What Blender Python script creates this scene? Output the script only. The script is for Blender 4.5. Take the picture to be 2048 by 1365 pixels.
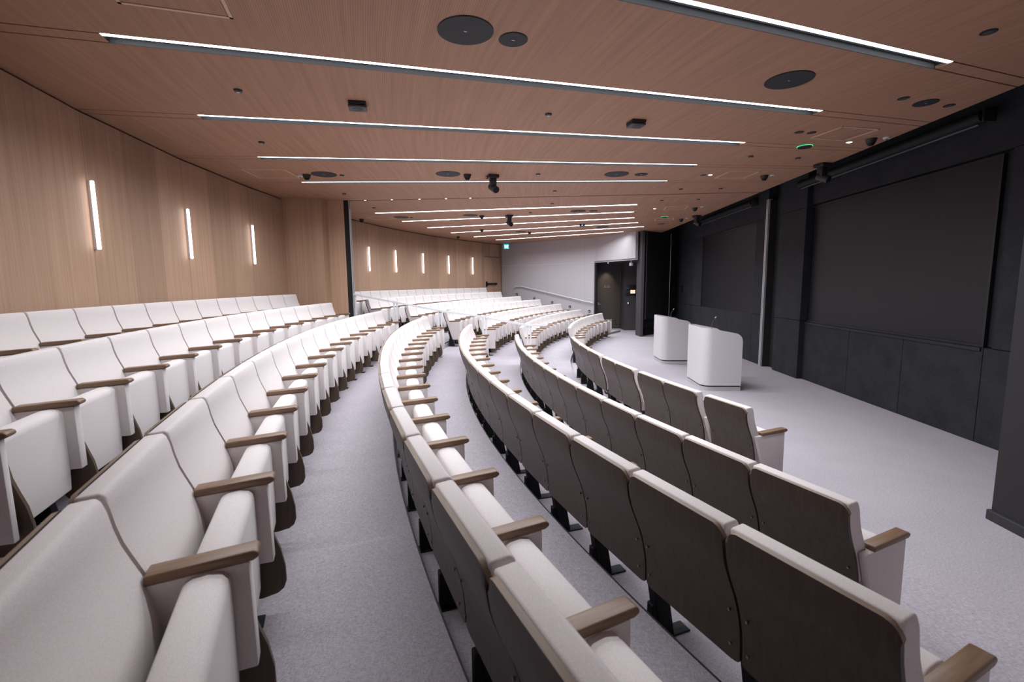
import bpy, bmesh, math, random
from mathutils import Vector, Matrix

random.seed(7)
D = bpy.data
for o in list(D.objects):
    D.objects.remove(o)
SC = bpy.context.scene
COL = SC.collection
R_ = math.radians
S, C_ = (lambda a: math.sin(R_(a))), (lambda a: math.cos(R_(a)))

# ------------------------------------------------------------------ camera, world, exposure
CAM = D.cameras.new('camera'); cam = D.objects.new('camera', CAM); COL.objects.link(cam)
CAM.sensor_width = 36; CAM.lens = 953.17 / 2048 * 36; CAM.clip_start = 0.05; CAM.clip_end = 100
pitch, roll, yaw = 0.12102, 0.009935, -0.058346
fw = Vector((math.sin(yaw) * math.cos(pitch), math.cos(yaw) * math.cos(pitch), -math.sin(pitch)))
rt = Vector((math.cos(yaw), -math.sin(yaw), 0)); dn = fw.cross(rt)
r2 = rt * math.cos(roll) + dn * math.sin(roll); d2 = dn * math.cos(roll) - rt * math.sin(roll)
cam.matrix_world = Matrix(((r2.x, -d2.x, -fw.x, 0), (r2.y, -d2.y, -fw.y, 0), (r2.z, -d2.z, -fw.z, 2.0), (0, 0, 0, 1)))
CAM.dof.use_dof = True; CAM.dof.focus_distance = 6.5; CAM.dof.aperture_fstop = 4.0
SC.camera = cam
W = D.worlds.new('world'); SC.world = W; W.use_nodes = True
W.node_tree.nodes['Background'].inputs[0].default_value = (0.02, 0.02, 0.022, 1)
W.node_tree.nodes['Background'].inputs[1].default_value = 1.0
SC.view_settings.view_transform = 'Standard'; SC.view_settings.look = 'None'
SC.view_settings.gamma = 1; SC.view_settings.use_curve_mapping = False
SC.view_settings.exposure = 0.0
STRIP_W = 120.0       # watts of one ceiling strip
LIGHT_RGB = (.883, .938, 1.0)
SCONCE = 7.0

# ------------------------------------------------------------------ the fan-shaped plan
OX, OY = 17.5486, 10.4949          # centre of the fan of rows
H = 3.8232                         # timber ceiling
XW = 5.2343                        # black front wall
XE = 4.5868                        # edge of the timber ceiling
RB = 22.979                        # back wall radius
def pol(r, th, z=0.0):
    return Vector((OX + r * C_(th), OY + r * S(th), z))

# ------------------------------------------------------------------ materials
def M(name, col, rough=0.6, metal=0.0, spec=0.5, emit=None, es=0.0):
    m = D.materials.new(name); m.use_nodes = True
    b = m.node_tree.nodes['Principled BSDF']
    b.inputs['Base Color'].default_value = (*col, 1); b.inputs['Roughness'].default_value = rough
    b.inputs['Metallic'].default_value = metal; b.inputs['Specular IOR Level'].default_value = spec
    if emit:
        b.inputs['Emission Color'].default_value = (*emit, 1); b.inputs['Emission Strength'].default_value = es
    return m
class NT:
    def __init__(s, m): s.t = m.node_tree; s.b = s.t.nodes['Principled BSDF']
    def n(s, typ, **kw):
        x = s.t.nodes.new(typ)
        for k, v in kw.items():
            if k.startswith('i_'): x.inputs[k[2:].replace('_', ' ')].default_value = v
            else: setattr(x, k, v)
        return x
    def l(s, a, b): s.t.links.new(a, b)
    def math(s, op, a, b=None, c=None):
        x = s.n('ShaderNodeMath', operation=op)
        for i, v in enumerate((a, b, c)):
            if v is None: continue
            if isinstance(v, (int, float)): x.inputs[i].default_value = v
            else: s.l(v, x.inputs[i])
        return x.outputs[0]
    def noise(s, vec, scale, detail=3, rough=0.5):
        x = s.n('ShaderNodeTexNoise'); x.inputs['Scale'].default_value = scale; x.inputs['Detail'].default_value = detail
        x.inputs['Roughness'].default_value = rough
        if vec: s.l(vec, x.inputs['Vector'])
        return x.outputs['Fac']
    def ramp(s, fac, c0, c1, p0=0.0, p1=1.0):
        x = s.n('ShaderNodeValToRGB'); e = x.color_ramp.elements
        e[0].color = (*c0, 1); e[1].color = (*c1, 1); e[0].position = p0; e[1].position = p1
        s.l(fac, x.inputs[0]); return x.outputs[0]
    def scalevec(s, vec, sc):
        x = s.n('ShaderNodeMapping'); x.inputs['Scale'].default_value = sc; s.l(vec, x.inputs['Vector']); return x.outputs[0]
    def mulc(s, colr, fac):
        x = s.n('ShaderNodeVectorMath', operation='SCALE'); s.l(colr, x.inputs[0]); s.l(fac, x.inputs['Scale']); return x.outputs[0]
    def bump(s, h, strength=0.3, dist=0.002):
        x = s.n('ShaderNodeBump'); x.inputs['Strength'].default_value = strength; x.inputs['Distance'].default_value = dist
        s.l(h, x.inputs['Height']); s.l(x.outputs[0], s.b.inputs['Normal'])
    def col(s, c): s.l(c, s.b.inputs['Base Color'])

def wood_wall():                   # ribbed pale veneer; UV u = metres along the wall, v = height
    m = M('ribbed_veneer', (.42, .28, .19), .55, spec=.3); g = NT(m)
    uv = g.n('ShaderNodeUVMap').outputs[0]; sp = g.n('ShaderNodeSeparateXYZ'); g.l(uv, sp.inputs[0]); u = sp.outputs[0]
    rib = g.math('PINGPONG', u, .0075); rib = g.math('DIVIDE', rib, .0075)
    rib = g.math('GREATER_THAN', rib, .28)
    pan = g.math('FLOOR', g.math('DIVIDE', u, .65)); wn = g.n('ShaderNodeTexWhiteNoise', noise_dimensions='1D'); g.l(pan, wn.inputs['W'])
    nz = g.noise(g.scalevec(uv, (26, 0.5, 1)), 1.0, 4, .6)
    seam = g.math('PINGPONG', g.math('SUBTRACT', u, .0), .975)
    seam = g.math('GREATER_THAN', seam, .004)
    base = g.ramp(nz, (.475, .292, .193), (.615, .396, .278), .3, .75)
    f = g.math('MULTIPLY_ADD', wn.outputs['Value'], .24, .84)
    f = g.math('MULTIPLY', f, g.math('MULTIPLY_ADD', rib, .30, .70))
    f = g.math('MULTIPLY', f, g.math('MULTIPLY_ADD', seam, .4, .6))
    g.col(g.mulc(base, f)); g.bump(rib, .4, .003)
    return m
def wood_ceiling():                # fine grooved veneer, grooves follow the arcs
    m = M('grooved_veneer', (.36, .22, .15), .6, spec=.25); g = NT(m)
    tc = g.n('ShaderNodeNewGeometry').outputs['Position']
    v = g.n('ShaderNodeVectorMath', operation='SUBTRACT'); g.l(tc, v.inputs[0]); v.inputs[1].default_value = (OX, OY, H)
    sp = g.n('ShaderNodeSeparateXYZ'); g.l(v.outputs[0], sp.inputs[0])
    ln = g.n('ShaderNodeVectorMath', operation='LENGTH'); g.l(v.outputs[0], ln.inputs[0]); r = ln.outputs['Value']
    ang = g.math('ARCTAN2', sp.outputs[1], g.math('MULTIPLY', sp.outputs[0], -1.0))
    rib = g.math('GREATER_THAN', g.math('DIVIDE', g.math('PINGPONG', r, .008), .008), .30)
    cb = g.n('ShaderNodeCombineXYZ'); g.l(g.math('MULTIPLY', r, 22.0), cb.inputs[0]); g.l(g.math('MULTIPLY', ang, 12.0), cb.inputs[1])
    nz = g.noise(cb.outputs[0], 1.0, 4, .6)
    base = g.ramp(nz, (.38, .207, .135), (.49, .28, .187), .3, .75)
    f = g.math('MULTIPLY_ADD', rib, .22, .78)
    g.col(g.mulc(base, f)); g.bump(rib, .3, .003)
    return m
def carpet():
    m = M('woven_carpet', (.30, .27, .30), .95, spec=.1); g = NT(m)
    tc = g.n('ShaderNodeNewGeometry').outputs['Position']
    a = g.noise(g.scalevec(tc, (420, 50, 60)), 1.0, 2, .6); b = g.noise(g.scalevec(tc, (50, 420, 60)), 1.0, 2, .6)
    c = g.noise(tc, 2.2, 2, .5)
    x = g.math('MULTIPLY_ADD', g.math('ADD', a, b), .5, 0.0)
    x = g.math('MULTIPLY_ADD', c, .06, g.math('MULTIPLY', x, .97))
    g.col(g.ramp(x, (.25, .222, .245), (.58, .53, .57), .36, .76)); g.bump(x, .4, .004)
    return m
def fabric():
    m = M('cream_woven_fabric', (.66, .59, .575), .9, spec=.15); g = NT(m)
    tc = g.n('ShaderNodeTexCoord').outputs['Object']
    a = g.noise(g.scalevec(tc, (500, 500, 500)), 1.0, 1, .5)
    g.col(g.ramp(a, (.58, .515, .505), (.75, .685, .67), .3, .7)); g.bump(a, .25, .0015)
    g.b.inputs['Sheen Weight'].default_value = .15
    return m
def grain(name, c0, c1, rough, axis=(60, 60, 4), spec=.4):
    m = M(name, c0, rough, spec=spec); g = NT(m)
    tc = g.n('ShaderNodeTexCoord').outputs['Object']
    a = g.noise(g.scalevec(tc, axis), 1.0, 4, .65)
    g.col(g.ramp(a, c0, c1, .3, .75)); return m
def plaster():
    m = M('charcoal_plaster', (.02, .022, .026), .75, spec=.3); g = NT(m)
    tc = g.n('ShaderNodeNewGeometry').outputs['Position']
    a = g.noise(tc, 3.5, 6, .65); b = g.noise(tc, 30, 4, .6)
    x = g.math('MULTIPLY_ADD', b, .4, g.math('MULTIPLY', a, .7))
    g.col(g.ramp(x, (.008, .0085, .011), (.026, .027, .034), .35, .8)); g.bump(x, .35, .006)
    return m
def panelwall():                   # pale grey felt panels, thin vertical joints every 0.93 m
    m = M('grey_felt_panel', (.42, .39, .41), .85, spec=.2); g = NT(m)
    uv = g.n('ShaderNodeUVMap').outputs[0]; sp = g.n('ShaderNodeSeparateXYZ'); g.l(uv, sp.inputs[0])
    j = g.math('GREATER_THAN', g.math('PINGPONG', sp.outputs[0], .465), .005)
    rib = g.math('GREATER_THAN', g.math('DIVIDE', g.math('PINGPONG', sp.outputs[0], .012), .012), .25)
    f = g.math('MULTIPLY', g.math('MULTIPLY_ADD', j, .2, .8), g.math('MULTIPLY_ADD', rib, .10, .90))
    rgb = g.n('ShaderNodeRGB'); rgb.outputs[0].default_value = (.47, .435, .455, 1)
    g.col(g.mulc(rgb.outputs[0], f)); return m

MT = dict(
    wall=wood_wall(), ceil=wood_ceiling(), carpet=carpet(), fabric=fabric(), plaster=plaster(), felt=panelwall(),
    ply=grain('dark_stained_plywood', (.038, .0235, .016), (.070, .046, .033), .45, (45, 45, 3)),
    plyedge=grain('plywood_edge', (.17, .115, .08), (.30, .215, .16), .5, (8, 200, 200)),
    arm=grain('walnut_armrest', (.150, .084, .048), (.25, .152, .093), .38, (70, 5, 70)),
    tablet=grain('walnut_tablet', (.075, .048, .032), (.12, .08, .055), .45, (30, 30, 5)),
    black=M('black_metal', (.010, .010, .012), .6, spec=.2), blackmat=M('matt_black', (.010, .010, .011), .8),
    darkwall_dimmed=M('dark_mauve_paint_dimmed', (.015, .013, .0145), .75), darkwall=M('dark_mauve_paint', (.044, .038, .043), .7), darkbase=M('dark_base', (.028, .025, .028), .6),  # near column paint: mauve paint darkened, corner light falloff put into the colour
    screw=M('screw_steel', (.25, .24, .24), .35, 1.0),
    alu=M('brushed_aluminium', (.62, .62, .66), .4, .6), white=M('white_enamel', (.66, .65, .68), .4),
    lectern=M('white_laminate', (.56, .53, .545), .45), plinth=M('grey_plinth', (.42, .40, .42), .5),
    screen=M('dark_display', (.012, .0115, .015), .42, spec=.30), frame=M('display_frame', (.006, .006, .007), .5),
    lamp=M('lamp_diffuser', (.9, .9, .9), .5, emit=LIGHT_RGB, es=7.0),
    sconce=M('sconce_diffuser', (.9, .9, .9), .5, emit=(1.0, .97, .95), es=SCONCE),
    trough=M('trough_black', (.03, .03, .035), .4), speaker=M('speaker_grille', (.018, .019, .022), .7),
    device=M('device_black', (.02, .02, .022), .5), devgrey=M('device_grey', (.06, .06, .065), .5),
    led=M('led_green', (.02, .3, .1), .5, emit=(.05, .9, .3), es=1.4), ledblue=M('led_blue', (.1, .1, .6), .5, emit=(.3, .35, 1), es=4),
    spot=M('spot_diffuser', (.9, .9, .9), .5, emit=(1, .97, 1), es=6.0),
    hatch=M('hatch_edge', (.66, .48, .36), .6), gold=M('gold_letter', (.75, .60, .38), .35, .6),
    door=M('bronze_door', (.085, .07, .06), .45), exitsign=M('exit_face', (.02, .35, .38), .5, emit=(.04, .42, .50), es=.8),
    exitwhite=M('exit_mark', (.9, .95, .95), .5, emit=(.8, 1, 1), es=1.2), orange=M('call_panel', (.8, .6, .45), .5, emit=(1, .72, .52), es=.9),
    steel=M('satin_steel', (.55, .55, .57), .3, .9),
)

# ------------------------------------------------------------------ mesh helpers
def finish(bm, name, mats, parent=None, smooth=True):
    bmesh.ops.recalc_face_normals(bm, faces=bm.faces)
    me = D.meshes.new(name); bm.to_mesh(me); bm.free()
    for m in (mats if isinstance(mats, (list, tuple)) else [mats]): me.materials.append(MT[m])
    if smooth:
        for p in me.polygons: p.use_smooth = True
        me.set_sharp_from_angle(angle=R_(35))
    o = D.objects.new(name, me); COL.objects.link(o)
    if parent: o.parent = parent
    return o
def tag(o, label=None, cat=None, group=None, kind=None):
    if label: o['label'] = label
    if cat: o['category'] = cat
    if group: o['group'] = group
    if kind: o['kind'] = kind
    return o
def empty(name, loc, rz=0.0, label=None, cat=None, group=None):
    o = D.objects.new(name, None); COL.objects.link(o); o.location = loc; o.rotation_euler = (0, 0, rz); o.empty_display_size = .1
    return tag(o, label, cat, group)
def prism_x(bm, prof, x0, x1, bev=0.0, seg=2, mat=0, capmat=None):      # closed (y,z) outline swept along x
    a = [bm.verts.new((x0, y, z)) for y, z in prof]; b = [bm.verts.new((x1, y, z)) for y, z in prof]
    fs = []
    n = len(prof)
    for i in range(n):
        fs.append(bm.faces.new((a[i], a[(i + 1) % n], b[(i + 1) % n], b[i])))
    caps = [bm.faces.new(a[::-1]), bm.faces.new(b)]
    for f in fs: f.material_index = mat
    for f in caps: f.material_index = mat if capmat is None else capmat
    if bev:
        es = set(e for f in caps for e in f.edges)
        for i in range(n):
            p, q, r = Vector(prof[i - 1]), Vector(prof[i]), Vector(prof[(i + 1) % n])
            if (q - p).angle(r - q) > R_(40):
                for e in a[i].link_edges:
                    if e.other_vert(a[i]) is b[i]: es.add(e)
        bmesh.ops.bevel(bm, geom=list(es), offset=bev, segments=seg, profile=.5, affect='EDGES', clamp_overlap=True)
def box(bm, x0, x1, y0, y1, z0, z1, bev=0.0, seg=2, mat=0):
    vs = [bm.verts.new((x, y, z)) for z in (z0, z1) for x, y in ((x0, y0), (x1, y0), (x1, y1), (x0, y1))]
    F = [(3, 2, 1, 0), (4, 5, 6, 7), (0, 1, 5, 4), (1, 2, 6, 5), (2, 3, 7, 6), (3, 0, 4, 7)]
    fs = [bm.faces.new([vs[i] for i in f]) for f in F]
    for f in fs: f.material_index = mat
    if bev:
        bmesh.ops.bevel(bm, geom=list(set(e for f in fs for e in f.edges)), offset=bev, segments=seg, profile=.5, affect='EDGES', clamp_overlap=True)
def poly(bm, pts, z0, z1, bev=0.0, mat=0, seg=2):                       # plan outline raised from z0 to z1
    a = [bm.verts.new((p[0], p[1], z0)) for p in pts]; b = [bm.verts.new((p[0], p[1], z1)) for p in pts]
    n = len(pts); fs = [bm.faces.new((a[i], a[(i + 1) % n], b[(i + 1) % n], b[i])) for i in range(n)]
    c = [bm.faces.new(a[::-1]), bm.faces.new(b)]
    for f in fs + c: f.material_index = mat
    if bev:
        bmesh.ops.bevel(bm, geom=list(set(e for f in c for e in f.edges)), offset=bev, segments=seg, profile=.5, affect='EDGES', clamp_overlap=True)
def disc(bm, r, z0, z1, seg=32, r1=None, cx=0, cy=0, mat=0, bev=0):
    r1 = r if r1 is None else r1
    a = [bm.verts.new((cx + r * math.cos(t * 2 * math.pi / seg), cy + r * math.sin(t * 2 * math.pi / seg), z0)) for t in range(seg)]
    b = [bm.verts.new((cx + r1 * math.cos(t * 2 * math.pi / seg), cy + r1 * math.sin(t * 2 * math.pi / seg), z1)) for t in range(seg)]
    fs = [bm.faces.new((a[i], a[(i + 1) % seg], b[(i + 1) % seg], b[i])) for i in range(seg)]
    c = [bm.faces.new(a[::-1]), bm.faces.new(b)]
    for f in fs + c: f.material_index = mat
    if bev: bmesh.ops.bevel(bm, geom=list(c[0].edges) , offset=bev, segments=2, profile=.5, affect='EDGES', clamp_overlap=True)
def tube(bm, pts, r, seg=10, mat=0):
    pts = [Vector(p) for p in pts]; rings = []
    for i, p in enumerate(pts):
        t = (pts[min(i + 1, len(pts) - 1)] - pts[max(i - 1, 0)]).normalized()
        up = Vector((0, 0, 1)) if abs(t.z) < .9 else Vector((1, 0, 0))
        s = t.cross(up).normalized(); u = s.cross(t)
        rings.append([bm.verts.new(p + s * r * math.cos(a * 2 * math.pi / seg) + u * r * math.sin(a * 2 * math.pi / seg)) for a in range(seg)])
    for A, B in zip(rings, rings[1:]):
        for i in range(seg):
            bm.faces.new((A[i], A[(i + 1) % seg], B[(i + 1) % seg], B[i])).material_index = mat
    bm.faces.new(rings[0][::-1]).material_index = mat; bm.faces.new(rings[-1]).material_index = mat
def wallstrip(bm, pts, z0, z1, u0=0.0, thick=.12, side=1):              # upright wall along plan points, UV in metres
    uvl = bm.loops.layers.uv.verify(); u = u0
    def quad(vs, us):
        f = bm.faces.new([bm.verts.new(v) for v in vs])
        for lp, w in zip(f.loops, us): lp[uvl].uv = w
    for p, q in zip(pts, pts[1:]):
        p, q = Vector(p[:2]), Vector(q[:2]); L = (q - p).length; d = (q - p) / L; n = Vector((-d.y, d.x)) * thick * side
        A, B, Cc, Dd = (p.x, p.y), (q.x, q.y), (q.x + n.x, q.y + n.y), (p.x + n.x, p.y + n.y)
        quad([(*A, z0), (*B, z0), (*B, z1), (*A, z1)], [(u, z0), (u + L, z0), (u + L, z1), (u, z1)])
        quad([(*Dd, z0), (*Cc, z0), (*Cc, z1), (*Dd, z1)], [(u, z0), (u + L, z0), (u + L, z1), (u, z1)])
        for (P, Q) in ((A, Dd), (B, Cc)): quad([(*P, z0), (*Q, z0), (*Q, z1), (*P, z1)], [(u, z0)] * 4)
        for z in (z0, z1): quad([(*A, z), (*B, z), (*Cc, z), (*Dd, z)], [(u, z)] * 4)
        u += L
    return u
def struct(bm, name, mats, label=None, smooth=False):
    return tag(finish(bm, name, mats, None, smooth), label, None, None, 'structure')
def clip(pts, A, B):                                                    # keep what lies on the room side of line AB
    A, B = Vector(A), Vector(B); d = B - A; n = Vector((-d.y, d.x))
    if n.dot(Vector((-1.0, OY)) - A) < 0: n = -n
    f = lambda p: n.dot(Vector(p) - A)
    out = []
    for i, p in enumerate(pts):
        q = pts[(i + 1) % len(pts)]; a, b = f(p), f(q)
        if a >= 0: out.append(p)
        if a * b < 0:
            t = a / (a - b); out.append((p[0] + (q[0] - p[0]) * t, p[1] + (q[1] - p[1]) * t))
    return out

# ------------------------------------------------------------------ setting: floor and tiers
FA, FB = (-1.785, 22.830), (2.30, 20.05)             # far side wall, full-height part
NA, NB = (-1.785, -1.840), (2.45, 1.05)              # near side wall
TOP_R = [16.916, 18.08, 19.08, 20.03, 21.018, 22.056, 22.75]
TOP_Z = [.857, .925, 1.135, 1.308, 1.431, 1.622, 1.808]
SEAT_H = .885
FLOOR = [0, .075] + [z - SEAT_H for z in TOP_Z[2:]]
bm = bmesh.new(); box(bm, -4, 6.2, -3.0, 23.5, -.3, 0); struct(bm, 'floor', 'carpet', 'grey carpeted stage floor in front of the seat rows')
for k in range(1, 7):
    nose = TOP_R[k - 1] - .108 + (.02 if k == 1 else 0)
    arc = [(th * .5) for th in range(288, 432)]
    pts = [tuple(pol(nose, t)[:2]) for t in arc] + [tuple(pol(23.6, t)[:2]) for t in reversed(arc)]
    pts = clip(clip(pts, FA, FB), NA, NB)
    b2 = bmesh.new(); poly(b2, pts, FLOOR[k - 1] - (.02 if k > 1 else -.001), FLOOR[k])
    struct(b2, 'floor', 'carpet', 'grey carpeted tier under the %s row of seats' % ['second', 'third', 'fourth', 'fifth', 'sixth', 'back'][k - 1])

    if k == 1: continue
    arc2 = [th * .5 for th in range(290, 430)]
    pts = [tuple(pol(nose - .004, t)[:2]) for t in arc2] + [tuple(pol(nose + .004, t)[:2]) for t in reversed(arc2)]
    pts = clip(clip(pts, FA, FB), NA, NB)
    b2 = bmesh.new(); poly(b2, pts, FLOOR[k] - .02, FLOOR[k] + .003)
    struct(b2, 'trim_4', 'darkbase', 'dark edging on the front of a carpeted tier')

# ------------------------------------------------------------------ setting: walls
SEAM0, SEAMP = 184.36, 4.872
near_th = [181.05] + [SEAM0 + SEAMP * i for i in range(0, 6)] + [214.0]
bm = bmesh.new(); wallstrip(bm, [pol(RB, t) for t in near_th], 0, H - .022, u0=-1.33, side=-1)
struct(bm, 'wall_back', 'wall', 'ribbed timber back wall of the half before the railing')
far_th = [179.6, 177.4, 173.05, 168.7, 164.35, 160.0, 155.65, 152.11, 150.72]
bm = bmesh.new(); u = wallstrip(bm, [pol(RB, t) for t in far_th], 0, H - .022, u0=.3, side=1)
uu = wallstrip(bm, [pol(RB, 150.72), pol(RB, 147.66)], 3.22, H - .022, u0=u, side=1)
wallstrip(bm, [pol(RB, 147.66), pol(RB, 147.2)], 0, H - .022, u0=uu, side=1)
struct(bm, 'wall_back', 'wall', 'ribbed timber back wall of the half beyond the railing')
bm = bmesh.new(); wallstrip(bm, [pol(RB + .03, t) for t in near_th], H - .03, H + .06, side=-1); wallstrip(bm, [pol(RB + .03, t) for t in far_th + [147.66, 147.2]], H - .03, H + .06, side=1)
struct(bm, 'trim_3', 'blackmat', 'dark shadow gap between the timber wall and the ceiling')
# timber pilaster that stores the folding partition
bm = bmesh.new(); wallstrip(bm, [(-5.5, 10.06), (-4.62, 10.13), (-4.62, 10.43), (-4.26, 10.44)], 0, H + .03, u0=.15, thick=.05, side=1)
struct(bm, 'wall_pocket', 'wall', 'ribbed timber pilaster beside the partition post')
bm = bmesh.new(); box(bm, -5.6, -4.26, 10.46, 10.56, 0, H + .03); struct(bm, 'wall_pocket', 'darkwall_dimmed', 'dark rear cheek of the partition pilaster')
t = empty('partition_post', (-4.21, 10.5, 0), 0, 'black upright partition post with two pale aluminium lips, against the timber pilaster', 'post')
bm = bmesh.new(); box(bm, -.05, .05, -.06, .06, 0, H); finish(bm, 'post_core', 'blackmat', t, False)
for s in (-.03, .03):
    bm = bmesh.new(); box(bm, .05, .068, s - .011, s + .011, 0, H); finish(bm, 'lip', 'alu', t, False)
# far side wall: grey felt panels, white trim line, soffit over the door recess
P1, P2 = (2.30, 20.05), (3.50, 17.88)
bm = bmesh.new(); u = wallstrip(bm, [FA, P1], 0, H + .05, u0=.2, side=1)
wallstrip(bm, [P1, P2], 2.80, H + .05, u0=u, side=1)
struct(bm, 'wall_far', 'felt', 'pale grey panelled side wall with handrail')
bm = bmesh.new()
d = (Vector(P1) - Vector(FA)).normalized(); n = Vector((d.y, -d.x)) * -1
for A, B in ((FA, P1), (P1, P2)):
    A, B = Vector(A), Vector(B); dd = (B - A).normalized(); nn = Vector((dd.y, -dd.x))
    poly(bm, [tuple(A + nn * .012), tuple(B + nn * .012), tuple(B - nn * .01), tuple(A - nn * .01)], 2.800, 2.812)
struct(bm, 'trim_1', 'white', 'thin white trim line along the grey side wall')
bm = bmesh.new(); A, B = Vector(FA), Vector(P1)
poly(bm, [tuple(A + (B - A) * .93 + Vector((-.56, -.83)) * .012), tuple(B + Vector((-.56, -.83)) * .012), tuple(B), tuple(A + (B - A) * .93)], 0, .66)
struct(bm, 'baseboard_far', 'darkbase', 'dark skirting at the door end of the grey wall')
# door recess
bm = bmesh.new()
wallstrip(bm, [(2.303, 20.042), (2.388, 20.15), (2.42, 20.86)], 0, 2.85, side=1, thick=.05)
wallstrip(bm, [(2.40, 20.86), (2.475, 20.85)], 0, 2.85, side=1); wallstrip(bm, [(2.475, 20.85), (3.48, 20.80)], 2.44, 2.85, side=1)
wallstrip(bm, [(3.48, 20.80), (3.53, 20.01), (4.6, 19.97)], 0, 2.85, side=1, thick=.06)
poly(bm, [P1, (2.36, 20.95), (4.4, 20.95), (4.4, 18.75), (3.75, 18.1), P2], 2.80, 2.86)
struct(bm, 'wall_recess', 'darkwall', 'dark grey walls and soffit of the door recess')
t = empty('door_1', (2.475, 20.86, 0)); tag(t, 'bronze brown door with gold room number in the dark recess', None, None, 'structure')
bm = bmesh.new(); box(bm, .01, .995, -.02, .04, .005, 2.43, .004); finish(bm, 'door_leaf', 'door', t)
bm = bmesh.new(); box(bm, .05, .085, -.045, -.02, 1.02, 1.14, .004); tube(bm, [(.067, -.03, 1.06), (.067, -.07, 1.06), (.15, -.07, 1.06)], .010); finish(bm, 'door_handle', 'steel', t)
cu = D.curves.new('room_number', 'FONT'); cu.body = 'E-21'; cu.size = .145; cu.extrude = .004; cu.materials.append(MT['gold'])
o = D.objects.new('room_number', cu); COL.objects.link(o); o.parent = t; o.location = (.305, -.026, 1.765); o.rotation_euler = (R_(90), 0, 0); o.scale = (1.0, 1, 1)
o['label'] = 'gold room number letters'
def rect_dev(name, loc, rz, w, h, dep, mat, label, cat, extra=None):
    t = empty(name, loc, rz, label, cat); bm = bmesh.new(); box(bm, -w / 2, w / 2, -dep, 0, -h / 2, h / 2, .004)
    finish(bm, 'housing', mat, t)
    if extra: extra(t)
    return t
def ex(t):
    for i in range(2):
        bm = bmesh.new(); box(bm, -.098 + i * .1, -.006 + i * .1, -.021, -.014, -.072, .072); finish(bm, 'rocker', 'orange', t)
rect_dev('call_panel', (3.835, 19.975, 1.60), R_(-2), .22, .17, .015, 'device', 'lit peach coloured button panel on the dark recess wall', 'wall panel', ex)
def ex(t):
    bm = bmesh.new(); box(bm, -.20, -.08, -.016, -.010, .06, .11); finish(bm, 'display', 'devgrey', t)
rect_dev('control_screen', (3.75, 19.995, 1.65), R_(-2), .46, .45, .012, 'frame', 'black control cabinet front on the dark recess wall', 'wall panel', ex)
def ex(t):
    bm = bmesh.new(); box(bm, -.014, .014, -.02, -.012, -.03, .03); finish(bm, 'indicator', 'ledblue', t)
rect_dev('card_reader', (3.655, 20.0, 1.13), R_(-2), .10, .14, .012, 'device', 'small black card reader with a lit blue white bar, under the cabinet', 'card reader', ex)
def ex(t):
    bm = bmesh.new(); box(bm, -.008, .008, -.02, -.012, .0, .03); finish(bm, 'indicator', 'ledblue', t)
rect_dev('door_sensor', (2.402, 20.42, 1.21), R_(-97), .07, .13, .012, 'device', 'small black door release on the recess side wall by the handrail', 'switch', ex)
t = empty('recess_spotlight', (2.86, 20.32, 2.80), 0, 'small recessed spotlight under the soffit lighting the bronze door', 'spotlight')
bm = bmesh.new(); disc(bm, .045, -.006, .004, 20); finish(bm, 'bezel', 'devgrey', t)
bm = bmesh.new(); disc(bm, .028, -.009, -.006, 16); finish(bm, 'bulb', 'spot', t)
sl = D.lights.new('spot_lamp', 'SPOT'); sl.energy = 26; sl.color = (1, .86, .66); sl.spot_size = R_(56); sl.spot_blend = .8; sl.shadow_soft_size = .03
so = D.objects.new('spot_lamp', sl); COL.objects.link(so); so.parent = t; so.location = (0, 0, -.02); so.rotation_euler = (R_(28), 0, 0)
t = empty('wall_camera', (3.44, 18.35, 2.66), R_(20), 'small white camera hung under the recess soffit beside the dark column', 'camera')
bm = bmesh.new(); disc(bm, .02, .05, .14, 12); box(bm, -.05, .05, -.06, .06, -.06, .06, .012); finish(bm, 'camera_body', 'white', t)
bm = bmesh.new(); disc(bm, .03, -.075, -.06, 16); finish(bm, 'lens', 'device', t)
# timber exit door in the far back corner
a, b = pol(RB, 150.72), pol(RB, 147.66); ang = math.atan2(b.y - a.y, b.x - a.x)
t = empty('door_2', (a.x, a.y, FLOOR[6]), ang); tag(t, 'timber veneered exit door with black push bar in the far back corner', None, None, 'structure')
Lw = (b - a).length
bm = bmesh.new(); uvl = bm.loops.layers.uv.verify(); box(bm, .008, Lw - .008, -.0, .05, .005, 2.268)
for f in bm.faces:
    for lp in f.loops: lp[uvl].uv = (lp.vert.co.x + .1, lp.vert.co.z)
finish(bm, 'door_leaf', 'wall', t, False)
bm = bmesh.new(); box(bm, .09, .17, -.05, .0, .93, 1.16, .006); box(bm, .15, .88, -.09, -.03, 1.02, 1.09, .012); box(bm, .82, .88, -.04, 0, 1.0, 1.1); finish(bm, 'push_bar', 'black', t)
# exit sign
p = pol(22.3, 148.7, 3.55)
t = empty('exit_sign', p, R_(8), 'small lit teal exit sign hanging in the far ceiling corner', 'exit sign')
bm = bmesh.new(); box(bm, -.12, .12, -.015, .015, 0, .25, .004); finish(bm, 'sign_face', 'exitsign', t)
bm = bmesh.new(); box(bm, -.12, .12, -.02, .02, .235, .275); finish(bm, 'bracket', 'devgrey', t)
bm = bmesh.new()
for (x0, x1, z0, z1) in ((-.09, -.03, .15, .18), (-.08, -.05, .03, .15), (-.035, -.01, .03, .13), (.0, .09, .10, .18), (.02, .10, .03, .06), (.02, .05, .06, .10)):
    box(bm, x0, x1, -.02, -.014, z0, z1)
finish(bm, 'pictogram', 'exitwhite', t, False)
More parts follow.
